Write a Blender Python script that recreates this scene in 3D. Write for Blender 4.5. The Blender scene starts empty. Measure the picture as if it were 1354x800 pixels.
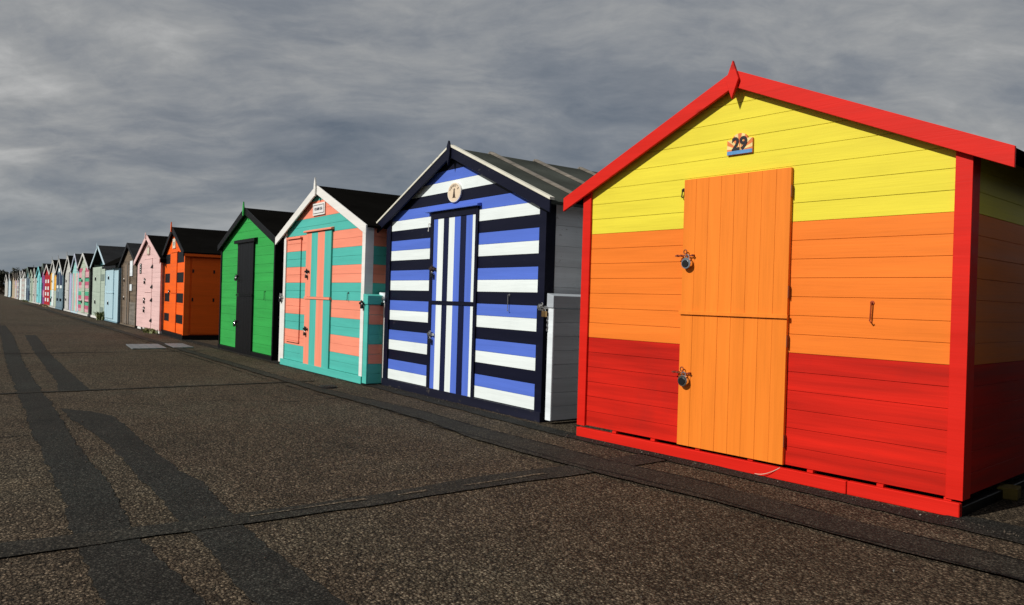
import bpy, bmesh, math, random
from mathutils import Vector, Matrix
random.seed(7)
S = bpy.context.scene
C = S.collection
R = math.radians

# ------------------------------------------------------------------ materials
MATS = {}
def lin(c):
    c = c / 255.0
    return c / 12.92 if c <= 0.04045 else ((c + 0.055) / 1.055) ** 2.4
def new_mat(name):
    m = bpy.data.materials.new(name); m.use_nodes = True
    nt = m.node_tree
    return m, nt, nt.nodes, nt.links, nt.nodes['Principled BSDF']

def mixrgb(N, L, fac, a, b, mode='MIX'):
    n = N.new('ShaderNodeMix'); n.data_type = 'RGBA'; n.blend_type = mode
    for sock, v in ((n.inputs[0], fac), (n.inputs[6], a), (n.inputs[7], b)):
        if hasattr(v, 'is_linked'): L.new(v, sock)
        elif isinstance(v, (tuple, list)): sock.default_value = (*v[:3], 1)
        else: sock.default_value = v
    return n.outputs[2]
def ramp(N, L, src, stops):
    r = N.new('ShaderNodeValToRGB'); L.new(src, r.inputs[0])
    e = r.color_ramp.elements
    while len(e) < len(stops): e.new(0.5)
    for i, (p, c) in enumerate(stops):
        e[i].position = p
        e[i].color = (*c, 1) if isinstance(c, (tuple, list)) else (c, c, c, 1)
    return r.outputs[0]
def noise(N, L, vec, scale, detail=3, rough=0.55, mscale=None, loc=None):
    if mscale or loc:
        mp = N.new('ShaderNodeMapping'); L.new(vec, mp.inputs[0])
        if mscale: mp.inputs['Scale'].default_value = mscale
        if loc: mp.inputs['Location'].default_value = loc
        vec = mp.outputs[0]
    n = N.new('ShaderNodeTexNoise'); L.new(vec, n.inputs['Vector'])
    n.inputs['Scale'].default_value = scale; n.inputs['Detail'].default_value = detail
    n.inputs['Roughness'].default_value = rough
    return n.outputs[0]

def paint(name, rgb, rough=0.55, var=0.16, vert=False, grain=0.25, wear=0.0, wearcol=(0.25, 0.2, 0.15), dirt=0.25, knots=0.0):
    """painted timber: slight board-to-board tone, fine grain, optional scuffs and grime"""
    key = name
    if key in MATS: return MATS[key]
    m, nt, N, L, b = new_mat(name)
    tc = N.new('ShaderNodeTexCoord').outputs['Object']
    ms = (9, 9, 0.5) if vert else (0.5, 0.5, 9)
    mg = (90, 90, 3) if vert else (3, 3, 90)
    tone = noise(N, L, tc, 1.0, 3, 0.6, ms)
    fine = noise(N, L, tc, 1.0, 4, 0.6, mg)
    dark = tuple(max(0, v * (1 - var * 1.6)) for v in rgb)
    lite = tuple(min(1, v * (1 + var * 0.7)) for v in rgb)
    col = ramp(N, L, tone, [(0.28, dark), (0.72, lite)])
    fcol = ramp(N, L, fine, [(0.3, 0.86), (0.6, 1.0)])
    col = mixrgb(N, L, 0.55, col, fcol, 'MULTIPLY')
    if dirt:
        d1 = noise(N, L, tc, 2.3, 6, 0.65, (1, 1, 0.45))
        dm = ramp(N, L, d1, [(0.52, 0.0), (0.75, dirt)])
        col = mixrgb(N, L, dm, col, tuple(v * 0.45 + 0.006 for v in rgb))
    if knots:
        mp = N.new('ShaderNodeMapping'); L.new(tc, mp.inputs[0]); mp.inputs['Scale'].default_value = (2.2, 2.2, 4.0)
        v = N.new('ShaderNodeTexVoronoi'); L.new(mp.outputs[0], v.inputs['Vector']); v.inputs['Scale'].default_value = 1.3
        km = ramp(N, L, v.outputs['Distance'], [(0.05, knots), (0.16, 0.0)])
        col = mixrgb(N, L, km, col, tuple(x * 0.3 for x in rgb))
    if wear:
        w1 = noise(N, L, tc, 7.0, 8, 0.75, (1, 1, 2.2) if not vert else (2.2, 2.2, 0.7))
        wm = ramp(N, L, w1, [(0.64 - wear * 0.2, 0.0), (0.67 - wear * 0.2, 1.0)])
        col = mixrgb(N, L, wm, col, wearcol)
    L.new(col, b.inputs['Base Color'])
    rr = ramp(N, L, tone, [(0.2, rough - 0.08), (0.8, rough + 0.12)])
    L.new(rr, b.inputs['Roughness'])
    b.inputs['Specular IOR Level'].default_value = 0.18
    bp = N.new('ShaderNodeBump'); bp.inputs['Strength'].default_value = grain; bp.inputs['Distance'].default_value = 0.003
    L.new(fine, bp.inputs['Height']); L.new(bp.outputs[0], b.inputs['Normal'])
    MATS[key] = m
    return m

def plain(name, rgb, rough=0.6, metal=0.0, var=0.12, scale=30, bump=0.0):
    if name in MATS: return MATS[name]
    m, nt, N, L, b = new_mat(name)
    tc = N.new('ShaderNodeTexCoord').outputs['Object']
    n = noise(N, L, tc, scale, 5, 0.65)
    col = ramp(N, L, n, [(0.3, tuple(v * (1 - var * 2) for v in rgb)), (0.7, tuple(min(1, v * (1 + var)) for v in rgb))])
    L.new(col, b.inputs['Base Color'])
    b.inputs['Roughness'].default_value = rough; b.inputs['Metallic'].default_value = metal
    if bump:
        bp = N.new('ShaderNodeBump'); bp.inputs['Strength'].default_value = bump; bp.inputs['Distance'].default_value = 0.01
        L.new(n, bp.inputs['Height']); L.new(bp.outputs[0], b.inputs['Normal'])
    MATS[name] = m
    return m

def felt(name, rgb, rough=0.9):
    if name in MATS: return MATS[name]
    m, nt, N, L, b = new_mat(name)
    tc = N.new('ShaderNodeTexCoord').outputs['Object']
    g = noise(N, L, tc, 160, 3, 0.7)
    big = noise(N, L, tc, 1.6, 6, 0.65, (1.0, 0.6, 1.0))
    col = ramp(N, L, big, [(0.3, tuple(v * 0.62 for v in rgb)), (0.7, tuple(v * 1.25 for v in rgb))])
    gc = ramp(N, L, g, [(0.3, 0.6), (0.7, 1.25)])
    col = mixrgb(N, L, 0.7, col, gc, 'MULTIPLY')
    L.new(col, b.inputs['Base Color']); b.inputs['Roughness'].default_value = rough
    b.inputs['Specular IOR Level'].default_value = 0.0
    bp = N.new('ShaderNodeBump'); bp.inputs['Strength'].default_value = 0.5; bp.inputs['Distance'].default_value = 0.006
    L.new(g, bp.inputs['Height']); L.new(bp.outputs[0], b.inputs['Normal'])
    MATS[name] = m
    return m

def bare_wood(name, rgb, vert=False):
    if name in MATS: return MATS[name]
    m, nt, N, L, b = new_mat(name)
    tc = N.new('ShaderNodeTexCoord').outputs['Object']
    a = noise(N, L, tc, 1.0, 6, 0.7, (14, 14, 0.9) if vert else (0.9, 0.9, 14))
    f = noise(N, L, tc, 1.0, 5, 0.7, (120, 120, 3) if vert else (3, 3, 120))
    p = noise(N, L, tc, 2.2, 6, 0.7)
    col = ramp(N, L, a, [(0.25, tuple(v * 0.35 for v in rgb)), (0.5, rgb), (0.75, tuple(v * 1.7 for v in rgb))])
    gc = ramp(N, L, f, [(0.3, 0.55), (0.65, 1.1)])
    col = mixrgb(N, L, 0.8, col, gc, 'MULTIPLY')
    pm = ramp(N, L, p, [(0.5, 0.0), (0.75, 0.6)])
    gry = sum(rgb) / 3
    col = mixrgb(N, L, pm, col, (gry * 1.1, gry * 1.05, gry))
    L.new(col, b.inputs['Base Color']); b.inputs['Roughness'].default_value = 0.85
    bp = N.new('ShaderNodeBump'); bp.inputs['Strength'].default_value = 0.6; bp.inputs['Distance'].default_value = 0.006
    L.new(f, bp.inputs['Height']); L.new(bp.outputs[0], b.inputs['Normal'])
    MATS[name] = m
    return m

# ------------------------------------------------------------------ mesh builder
class MB:
    def __init__(s): s.v = []; s.f = []; s.m = []; s.mats = []
    def mi(s, mat):
        if mat not in s.mats: s.mats.append(mat)
        return s.mats.index(mat)
    def add(s, vs, fs, mat):
        o = len(s.v); s.v += [tuple(v) for v in vs]; i = s.mi(mat)
        for f in fs: s.f.append([o + k for k in f]); s.m.append(i)
    def box(s, x0, x1, y0, y1, z0, z1, mat):
        vs = [(x, y, z) for z in (z0, z1) for y in (y0, y1) for x in (x0, x1)]
        s.add(vs, [(0, 2, 3, 1), (4, 5, 7, 6), (0, 1, 5, 4), (2, 6, 7, 3), (0, 4, 6, 2), (1, 3, 7, 5)], mat)
    def prism(s, poly, a0, a1, mat, axis='y', tilt=0.0):
        """2D polygon extruded: axis y -> poly in (x,z); z -> (x,y); x -> (y,z)"""
        n = len(poly)
        def pt(p, a):
            if axis == 'y': return (p[0], a, p[1])
            if axis == 'z': return (p[0], p[1], a)
            return (a, p[0], p[1])
        vs = [pt(p, a0) for p in poly] + [pt(p, a1) for p in poly]
        fs = [list(range(n)), list(range(2 * n - 1, n - 1, -1))]
        for i in range(n):
            j = (i + 1) % n
            fs.append([i, i + n, j + n, j])
        s.add(vs, fs, mat)
    def tube(s, pts, r, mat, n=8):
        pts = [Vector(p) for p in pts]; rings = []
        for i, p in enumerate(pts):
            d = (pts[min(i + 1, len(pts) - 1)] - pts[max(i - 1, 0)]).normalized()
            u = d.orthogonal().normalized() if i == 0 else (u - d * u.dot(d)).normalized()
            w = d.cross(u)
            rr = r[i] if isinstance(r, (list, tuple)) else r
            rings.append([p + (u * math.cos(2 * math.pi * k / n) + w * math.sin(2 * math.pi * k / n)) * rr for k in range(n)])
        vs = [v for ring in rings for v in ring]; fs = []
        for i in range(len(rings) - 1):
            for k in range(n):
                k2 = (k + 1) % n
                fs.append([i * n + k, i * n + k2, (i + 1) * n + k2, (i + 1) * n + k])
        fs.append(list(range(n - 1, -1, -1))); fs.append([(len(rings) - 1) * n + k for k in range(n)])
        s.add(vs, fs, mat)
    def disc(s, x, z, r, y0, y1, mat, n=24, rz=None):
        rz = rz or r
        s.prism([(x + r * math.cos(2 * math.pi * k / n), z + rz * math.sin(2 * math.pi * k / n)) for k in range(n)], y0, y1, mat)
    def build(s, name, parent=None, bev=0.0, smooth=False):
        me = bpy.data.meshes.new(name)
        me.from_pydata(s.v, [], s.f)
        for m in s.mats: me.materials.append(m)
        me.polygons.foreach_set('material_index', s.m)
        bm = bmesh.new(); bm.from_mesh(me)
        bmesh.ops.recalc_face_normals(bm, faces=bm.faces)
        bm.to_mesh(me); bm.free()
        if smooth:
            for p in me.polygons: p.use_smooth = True
        me.update()
        o = bpy.data.objects.new(name, me); C.objects.link(o)
        if parent: o.parent = parent
        if bev:
            md = o.modifiers.new('edge', 'BEVEL'); md.width = bev; md.segments = 1; md.limit_method = 'ANGLE'; md.angle_limit = R(40)
        return o

def clip(poly, a, b, c):
    """keep a*x+b*z >= c"""
    out = []
    for i in range(len(poly)):
        p, q = poly[i], poly[(i + 1) % len(poly)]
        dp = a * p[0] + b * p[1] - c; dq = a * q[0] + b * q[1] - c
        if dp >= 0: out.append(p)
        if (dp >= 0) != (dq >= 0):
            t = dp / (dp - dq); out.append((p[0] + t * (q[0] - p[0]), p[1] + t * (q[1] - p[1])))
    return out

def text_mesh(txt, size, parent, mat, x, y, z, name='lettering', depth=0.002, bold=0.0, align='CENTER', rot=0.0, sx=1.0):
    cu = bpy.data.curves.new(name, 'FONT'); cu.body = txt; cu.size = size; cu.extrude = depth; cu.offset = bold
    cu.align_x = align; cu.align_y = 'CENTER'
    tmp = bpy.data.objects.new(name + '_tmp', cu); C.objects.link(tmp)
    dg = bpy.context.evaluated_depsgraph_get(); dg.update()
    me = bpy.data.meshes.new_from_object(tmp.evaluated_get(dg))
    bpy.data.objects.remove(tmp); bpy.data.curves.remove(cu)
    M = Matrix.Translation((x, y, z)) @ Matrix.Rotation(R(90), 4, 'X') @ Matrix.Rotation(rot, 4, 'Z') @ Matrix.Diagonal((sx, 1, 1, 1))
    me.transform(M); me.materials.clear(); me.materials.append(mat)
    me.name = name
    return me
def obj_from(me, name, parent):
    o = bpy.data.objects.new(name, me); C.objects.link(o); o.parent = parent; return o
def join_meshes(mes, name, parent):
    bm = bmesh.new()
    for m in mes: bm.from_mesh(m)
    me = bpy.data.meshes.new(name); bm.to_mesh(me); bm.free(); me.materials.append(mes[0].materials[0])
    return obj_from(me, name, parent)

def empty(name, loc, rz=0):
    o = bpy.data.objects.new(name, None); C.objects.link(o); o.empty_display_size = 0.2
    o.location = loc; o.rotation_euler = (0, 0, rz); return o
def tag(o, label=None, cat=None, group=None, kind=None):
    if label: o['label'] = label
    if cat: o['category'] = cat
    if group: o['group'] = group
    if kind: o['kind'] = kind
    return o

# ------------------------------------------------------------------ palette
black_felt = felt('black_roof_felt', (0.0055, 0.0052, 0.0048))
grey_felt = felt('grey_green_roof_felt', (0.062, 0.068, 0.060))
dark_grey_felt = felt('dark_grey_roof_felt', (0.024, 0.025, 0.027))
bare = bare_wood('bare_weathered_timber', (0.17, 0.15, 0.125))
steel = plain('zinc_steel', (0.55, 0.55, 0.54), 0.35, 1.0)
iron = plain('rusty_iron', (0.05, 0.03, 0.022), 0.7, 0.3)
blackmetal = plain('black_metal', (0.012, 0.012, 0.013), 0.45, 0.4)
brass = plain('brass', (0.45, 0.28, 0.12), 0.4, 1.0)
chrome = plain('chrome', (0.8, 0.8, 0.8), 0.12, 1.0, 0.03)

yellow = paint('yellow_paint', (0.77, 0.66, 0.050), 0.5, 0.07, dirt=0.08)
orange = paint('orange_paint', (0.83, 0.198, 0.022), 0.5, 0.07, dirt=0.10)
door_orange = paint('door_orange_paint', (0.84, 0.222, 0.022), 0.5, 0.08, vert=True, dirt=0.08)
red = paint('red_board_paint', (0.60, 0.0125, 0.004), 0.6, 0.26, dirt=0.30)
trim_red = paint('red_trim_paint', (0.64, 0.0135, 0.006), 0.5, 0.08, dirt=0.12, knots=0.75)
navy = paint('navy_paint', (0.0045, 0.0055, 0.018), 0.45, 0.12, dirt=0.0, wear=0.06, wearcol=(0.03, 0.03, 0.04))
navy_v = paint('navy_door_paint', (0.007, 0.010, 0.040), 0.4, 0.12, vert=True, dirt=0.0)
blue = paint('cornflower_blue_paint', (0.085, 0.160, 0.60), 0.5, 0.07, dirt=0.08)
blue_v = paint('cornflower_blue_door_paint', (0.085, 0.160, 0.60), 0.5, 0.07, vert=True, dirt=0.05)
white = paint('white_paint', (0.75, 0.82, 0.82), 0.5, 0.05, dirt=0.10)
white_v = paint('white_door_paint', (0.75, 0.82, 0.82), 0.5, 0.05, vert=True, dirt=0.06)
trim_white = paint('white_trim_paint', (0.76, 0.75, 0.72), 0.5, 0.06, dirt=0.12)
verge_white = paint('cream_white_verge_paint', (0.70, 0.68, 0.58), 0.6, 0.08, wear=0.10, wearcol=(0.2, 0.17, 0.12))
teal = paint('turquoise_paint', (0.082, 0.46, 0.40), 0.5, 0.07, dirt=0.12)
teal_v = paint('turquoise_door_paint', (0.082, 0.46, 0.40), 0.5, 0.07, vert=True, dirt=0.08)
salmon = paint('salmon_paint', (0.86, 0.285, 0.185), 0.5, 0.07, dirt=0.10)
salmon_v = paint('salmon_door_paint', (0.86, 0.285, 0.185), 0.5, 0.07, vert=True, dirt=0.08)
green = paint('green_paint', (0.035, 0.36, 0.072), 0.5, 0.10, dirt=0.10)
black = paint('black_paint', (0.0038, 0.0038, 0.0042), 0.45, 0.15, dirt=0.0, wear=0.05, wearcol=(0.03, 0.028, 0.026))
black_v = paint('black_door_paint', (0.004, 0.004, 0.0045), 0.42, 0.15, vert=True, dirt=0.0)
charcoal = paint('charcoal_paint', (0.0075, 0.008, 0.0095), 0.5, 0.15, dirt=0.0)
bright_orange = paint('bright_orange_paint', (0.88, 0.125, 0.008), 0.5, 0.07, dirt=0.08)
pink = paint('pale_pink_paint', (0.74, 0.50, 0.485), 0.55, 0.06, dirt=0.12)
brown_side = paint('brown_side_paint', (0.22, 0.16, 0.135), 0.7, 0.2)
grey = paint('grey_paint', (0.38, 0.42, 0.46), 0.55, 0.12, dirt=0.3, wear=0.05, wearcol=(0.5, 0.5, 0.5))
navy_base = paint('scuffed_navy_base_paint', (0.008, 0.009, 0.022), 0.55, 0.2, dirt=0.0, wear=0.22, wearcol=(0.055, 0.048, 0.042))
pale_grey = paint('pale_grey_paint', (0.74, 0.80, 0.84), 0.55, 0.10, dirt=0.2, wear=0.08, wearcol=(0.3, 0.3, 0.3))
brown_wood = bare_wood('brown_weathered_boards', (0.13, 0.095, 0.062))
brown_wood_v = bare_wood('brown_weathered_planks', (0.17, 0.125, 0.088), True)
pale_blue = paint('pale_blue_paint', (0.42, 0.60, 0.68), 0.55, 0.06, vert=True, dirt=0.15)
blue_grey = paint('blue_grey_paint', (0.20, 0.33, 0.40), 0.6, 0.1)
mint = paint('mint_paint', (0.40, 0.49, 0.41), 0.55, 0.06, dirt=0.15)
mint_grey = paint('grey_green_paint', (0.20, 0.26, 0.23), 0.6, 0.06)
deep_teal = paint('deep_teal_paint', (0.085, 0.22, 0.24), 0.6, 0.1)
light_blue_trim = paint('light_blue_trim_paint', (0.50, 0.64, 0.72), 0.55, 0.06)
hot_pink = paint('raspberry_paint', (0.50, 0.11, 0.19), 0.55, 0.06)
candy = paint('candy_pink_paint', (0.66, 0.36, 0.40), 0.55, 0.06)
sea_green = paint('sea_green_paint', (0.08, 0.40, 0.24), 0.55, 0.06)
pale_mint = paint('pale_mint_paint', (0.44, 0.51, 0.41), 0.55, 0.06)
lilac = paint('lilac_paint', (0.40, 0.42, 0.62), 0.55, 0.06)
pale_lilac = paint('pale_lilac_paint', (0.50, 0.54, 0.66), 0.55, 0.06)
aqua = paint('aqua_paint', (0.33, 0.62, 0.60), 0.55, 0.06)
gold = paint('golden_yellow_paint', (0.78, 0.42, 0.06), 0.55, 0.06)
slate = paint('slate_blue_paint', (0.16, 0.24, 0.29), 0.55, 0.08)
cherry = paint('cherry_red_paint', (0.42, 0.015, 0.022), 0.55, 0.08)
purple = paint('plum_paint', (0.26, 0.06, 0.22), 0.55, 0.08)
turq = paint('bright_turquoise_paint', (0.22, 0.62, 0.66), 0.55, 0.06)
cream = paint('cream_paint', (0.66, 0.62, 0.50), 0.55, 0.06)
off_white = paint('off_white_paint', (0.52, 0.53, 0.50), 0.55, 0.06)
mid_navy = paint('dark_blue_paint', (0.03, 0.05, 0.10), 0.55, 0.06)
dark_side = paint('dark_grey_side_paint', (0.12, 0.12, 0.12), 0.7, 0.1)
ochre = paint('ochre_cream_paint', (0.46, 0.38, 0.26), 0.55, 0.06)
blush = paint('blush_paint', (0.56, 0.42, 0.40), 0.55, 0.06)

# ------------------------------------------------------------------ hut parts
def padlock(parent, x, z, yf, mat, kind='body', s=1.0):
    mb = MB()
    if kind == 'disc':
        mb.disc(x, z, 0.036 * s, yf - 0.042, yf - 0.016, chrome, 24)
        mb.disc(x - 0.004, z - 0.004, 0.024 * s, yf - 0.047, yf - 0.041, blackmetal, 20)
        top = z + 0.030 * s
    else:
        mb.box(x - 0.024 * s, x + 0.024 * s, yf - 0.036, yf - 0.012, z - 0.028 * s, z + 0.018 * s, mat)
        top = z + 0.015 * s
    arc = [(x + 0.015 * s * math.cos(t), yf - 0.026, top + 0.026 * s * math.sin(t)) for t in [math.pi * k / 8 for k in range(9)]]
    mb.tube(arc, 0.0045 * s, steel if kind != 'disc' else chrome, 8)
    return mb.build('padlock', parent, bev=0.002)

def hasp(parent, x0, x1, z, yf, mat, plate=None, slim=False):
    mb = MB()
    mb.tube([(x0, yf - 0.022, z), (x1, yf - 0.022, z)], 0.005 if slim else 0.0065, mat, 8)
    for x in (x0 + 0.02, x0 + 0.055, x1 - 0.012):
        q = 0.55 if slim else 1.0
        mb.box(x - 0.010 * q, x + 0.010 * q, yf - 0.031, yf + 0.001, z - 0.013 * q, z + 0.015 * q, mat)
    if not slim: mb.box(x0 - 0.004, x0 + 0.064, yf - 0.006, yf + 0.001, z - 0.030, z + 0.032, plate or mat)
    # ring of the bolt handle
    arc = [((x0 + x1) / 2 + 0.014 * math.cos(t) + 0.01, yf - 0.026, z + 0.028 + 0.016 * math.sin(t)) for t in [math.pi * 2 * k / 10 for k in range(11)]]
    mb.tube(arc, 0.0045, mat, 6)
    return mb.build('hasp', parent, bev=0.0015)

def cabin_hook(parent, x, z0, z1, yf, mat):
    mb = MB()
    mb.disc(x, z1 + 0.012, 0.013, yf - 0.006, yf + 0.001, mat, 12)
    mb.tube([(x, yf - 0.004, z1 + 0.012), (x, yf - 0.022, z1 + 0.012), (x, yf - 0.020, z1 - 0.005), (x - 0.004, yf - 0.018, z0 + 0.012),
             (x - 0.006, yf - 0.020, z0), (x + 0.004, yf - 0.026, z0 - 0.010), (x + 0.012, yf - 0.024, z0 - 0.004)], 0.0048, mat, 6)
    return mb.build('hook', parent)

def planks(x0, x1, z0, z1, y0, y1, n, mats, gap=0.004, jit=0.0012):
    mb = MB(); w = (x1 - x0) / n
    for i in range(n):
        m = mats[i % len(mats)]; j = random.uniform(-jit, jit)
        mb.box(x0 + i * w + gap / 2, x0 + (i + 1) * w - gap / 2, y0 + j, y1, z0, z1, m)
    mb.box(x0 + 0.002, x1 - 0.002, y1 - 0.006, y1 + 0.002, z0 + 0.002, z1 - 0.002, mats[0])
    return mb

def stripes_door(edges, mats, z0, z1, y0, y1):
    mb = MB()
    for i, m in enumerate(mats):
        mb.box(edges[i] + 0.0004, edges[i + 1] - 0.0004, y0 + (i % 2) * 0.0006, y1, z0, z1, m)
    return mb

class Hut:
    def __init__(s, name, label, X, Y, ang, W, D, zp, zt, ovl=0.2, ovr=0.2, uc=None, o=0.08, bh=0.12, z0=0.1, seam=0.126, zoff=None,
                 cols=None, side=None, side_cols=None, barge=None, finial=None, post=None, skirt=None, roof=None, near=True, fin=(2.9, 2.62), fshape='spike',
                 post_w=0.07, verge=None, skirt_gap=0.0, gable_back=0.0, side_seam=None, eave=None, left_side=None):
        s.root = empty(name, (X, Y, 0), R(ang))
        tag(s.root, label, 'beach hut', 'beach huts in a row along the promenade')
        uc = W / 2 if uc is None else uc
        s.W, s.D, s.uc, s.near = W, D, uc, near
        uL, uR = -ovl, W + ovr
        sl = (zp - zt) / (uc - uL); sr = (zp - zt) / (uR - uc)
        s.top = lambda u: zp - (sl * (uc - u) if u < uc else sr * (u - uc))
        wt = lambda u: s.top(u) - 0.055
        s.wt = wt
        bev = 0.0013 if near else 0.0
        gap = 0.0022 if near else 0.008
        # front wall: boards clipped by the gable
        gab = [(0, z0), (W, z0), (W, wt(W)), (uc, wt(uc)), (0, wt(0))]
        mb = MB(); z = z0; i = 0
        s.zb = []
        while z < zp:
            p = clip(clip(gab, 0, 1, z + gap / 2), 0, -1, -(z + seam - gap / 2))
            if len(p) > 2:
                m = cols(i); j = random.uniform(-0.0012, 0.0012)
                yy = gable_back if (gable_back and z + seam * 0.5 > zoff) else 0.0
                mb.prism(p, yy + j, yy + 0.018, m)
            s.zb.append(z); z += seam; i += 1
        ins = 0.004
        if gable_back:
            low = clip(gab, 0, -1, -zoff); hi = clip(gab, 0, 1, zoff)
            mb.prism(low, 0.019, 0.05, cols(0)); mb.prism(hi, gable_back + 0.019, gable_back + 0.05, cols(int((zoff - z0) / seam) + 1))
            mb.box(0.002, W - 0.002, 0.051, gable_back + 0.018, zoff - 0.05, zoff - 0.02, cols(0))
        else:
            g2 = [(ins, z0 + ins), (W - ins, z0 + ins), (W - ins, wt(W) - ins), (uc, wt(uc) - ins), (ins, wt(0) - ins)]
            mb.prism(g2, 0.0185, 0.045, cols(0))
        s.wall_mb = mb
        s.bev = bev
        # side walls, horizontal boards too
        scol = side_cols or (lambda i: side if side else cols(i))
        for sx in (0, 1):
            mb2 = MB(); ztop = wt(0 if sx == 0 else W); z = z0; i = 0
            xo = W if sx else 0.0; d = -1 if sx else 1
            ss = side_seam or seam
            while z < ztop - 0.02:
                j = random.uniform(-0.001, 0.001)
                z2 = min(z + ss - gap / 2, ztop)
                a, b = sorted((xo + d * (0.001 + j), xo + d * 0.018))
                mb2.box(a, b, 0.047, D, z + gap / 2, z2, left_side if (left_side and sx == 0) else scol(i))
                z += ss; i += 1
            a, b = sorted((xo + d * 0.0185, xo + d * 0.045))
            mb2.box(a, b, 0.048, D - 0.003, z0 + ins, ztop - ins, scol(0))
            mb2.build('side_wall', s.root, bev)
        mb3 = MB(); mb3.prism([(0.05, z0), (W - 0.05, z0), (W - 0.05, wt(W - 0.05) - 0.01), (uc, wt(uc) - 0.01), (0.05, wt(0.05) - 0.01)], D - 0.045, D - 0.005, scol(0))
        mb3.build('back_wall', s.root)
        # roof: two felted slabs
        roof = roof or black_felt
        rt = 0.006 if not verge else 0.004
        mbr = MB()
        L_ = [(uL + 0.004, zt - 0.035), (uc, zp - 0.035), (uc, zp - rt), (uL + 0.004, zt - rt)]
        R_ = [(uc, zp - 0.0352), (uR - 0.004, zt - 0.035), (uR - 0.004, zt - rt), (uc, zp - rt)]
        yb = -o + 0.003
        for poly in (L_, R_):
            mbr.prism(poly, yb, D + 0.12, roof)
        s.roof = mbr.build('roof', s.root)
        # fascia under the eaves
        # bargeboards
        barge = barge or trim_white
        tipL = bh; 
        for sd in (-1, 1):
            mb4 = MB()
            if sd < 0: poly = [(uL, zt), (uL, zt - bh), (uc - 0.0015, zp - bh * 1.02), (uc - 0.0015, zp)]
            else: poly = [(uc + 0.0015, zp), (uc + 0.0015, zp - bh * 1.02), (uR, zt - bh), (uR, zt)]
            mb4.prism(poly, -o - 0.022, -o, barge)
            bo = mb4.build('bargeboard', s.root, bev * 1.6)
            if verge:
                mv = MB(); t = 0.030
                if sd < 0: poly = [(uL - 0.01, zt + 0.003), (uc - 0.001, zp + 0.003), (uc - 0.001, zp + t), (uL - 0.01, zt + t)]
                else: poly = [(uc + 0.001, zp + 0.003), (uR + 0.01, zt + 0.003), (uR + 0.01, zt + t), (uc + 0.001, zp + t)]
                mv.prism(poly, -o - 0.030, -o + 0.03, verge)
                mv.build('verge_strip', bo, bev)
        if near and o > 0.05:   # eaves boards along the sides
            for sx in (0, 1):
                me_ = MB(); x = uL + 0.012 if sx == 0 else uR - 0.032
                me_.box(x, x + 0.02, -o + 0.004, D + 0.1, zt - 0.10 + 0.0, zt - 0.037, eave or (barge if near == 2 else roof))
                me_.build('eaves_board', s.root)
        if finial:
            mbf = MB(); ft, fb = fin; yf = -o - 0.024
            if fshape == 'diamond':
                zm = (ft + fb) / 2
                poly = [(uc, ft), (uc - 0.052, zm), (uc, fb), (uc + 0.052, zm)]
            elif fshape == 'tall':
                zm = zp - 0.04
                poly = [(uc, ft), (uc - 0.028, zp + 0.02), (uc - 0.034, zm), (uc - 0.018, fb), (uc + 0.018, fb), (uc + 0.034, zm), (uc + 0.028, zp + 0.02)]
            else:
                poly = [(uc, ft), (uc - 0.034, zp - 0.0), (uc - 0.034, zp - bh * 0.8), (uc, fb), (uc + 0.034, zp - bh * 0.8), (uc + 0.034, zp - 0.0)]
            mbf.prism(poly, yf - 0.024, yf, finial); mbf.build('finial', s.root, bev * 1.5)
        # corner posts: L profile
        if post:
            for sx in (0, 1):
                d = 1 if sx == 0 else -1; xo = 0.0 if sx == 0 else W
                P = [(xo - d * 0.021, -0.021), (xo + d * post_w, -0.021), (xo + d * post_w, -0.002), (xo - d * 0.002, -0.002), (xo - d * 0.002, 0.10), (xo - d * 0.021, 0.10)]
                mp = MB(); mp.prism(P, z0 - 0.005, wt(xo) - 0.012, post, 'z'); mp.build('corner_post', s.root, bev)
        if skirt:
            mk = MB(); mk.box(-0.024, W + 0.024, -0.034, 0.012, 0.0, z0 - max(skirt_gap, 0.004), skirt)
            mk.box(W - 0.03, W + 0.022, 0.016, D, 0.0, z0 - 0.006, skirt); mk.box(-0.022, 0.03, 0.016, D, 0.0, z0 - 0.006, skirt)
            s.skirt = mk.build('plinth', s.root, bev)
    def patch(s, u0, u1, z0, z1, m, y=-0.004): s.wall_mb.box(u0, u1, y, 0.004, z0, z1, m)
    def finish(s): s.front = s.wall_mb.build('front_wall', s.root, s.bev); return s.front
    def leaf(s, mb, name='door', bev=0.002): return mb.build(name, s.root, bev)

GAP = []
# ================================================================== HUT 29 (yellow / orange / red)
h = Hut('beach_hut', 'yellow, orange and red banded beach hut with number 29 plaque and plain orange stable door', -4.91, 4.36 + 0.034, 4.5, 2.99, 2.7,
        2.852, 2.075, 0.225, 0.235, 1.470, 0.042, 0.118, z0=0.105, seam=0.1262,
        cols=lambda i: red if i < 6 else orange if i < 13 else yellow, barge=trim_red, finial=trim_red, post=trim_red, fin=(2.915, 2.64), fshape='diamond', post_w=0.07, near=2, left_side=trim_white)  # unseen left wall painted white to bounce light onto the blue hut's side
h.finish()
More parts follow.
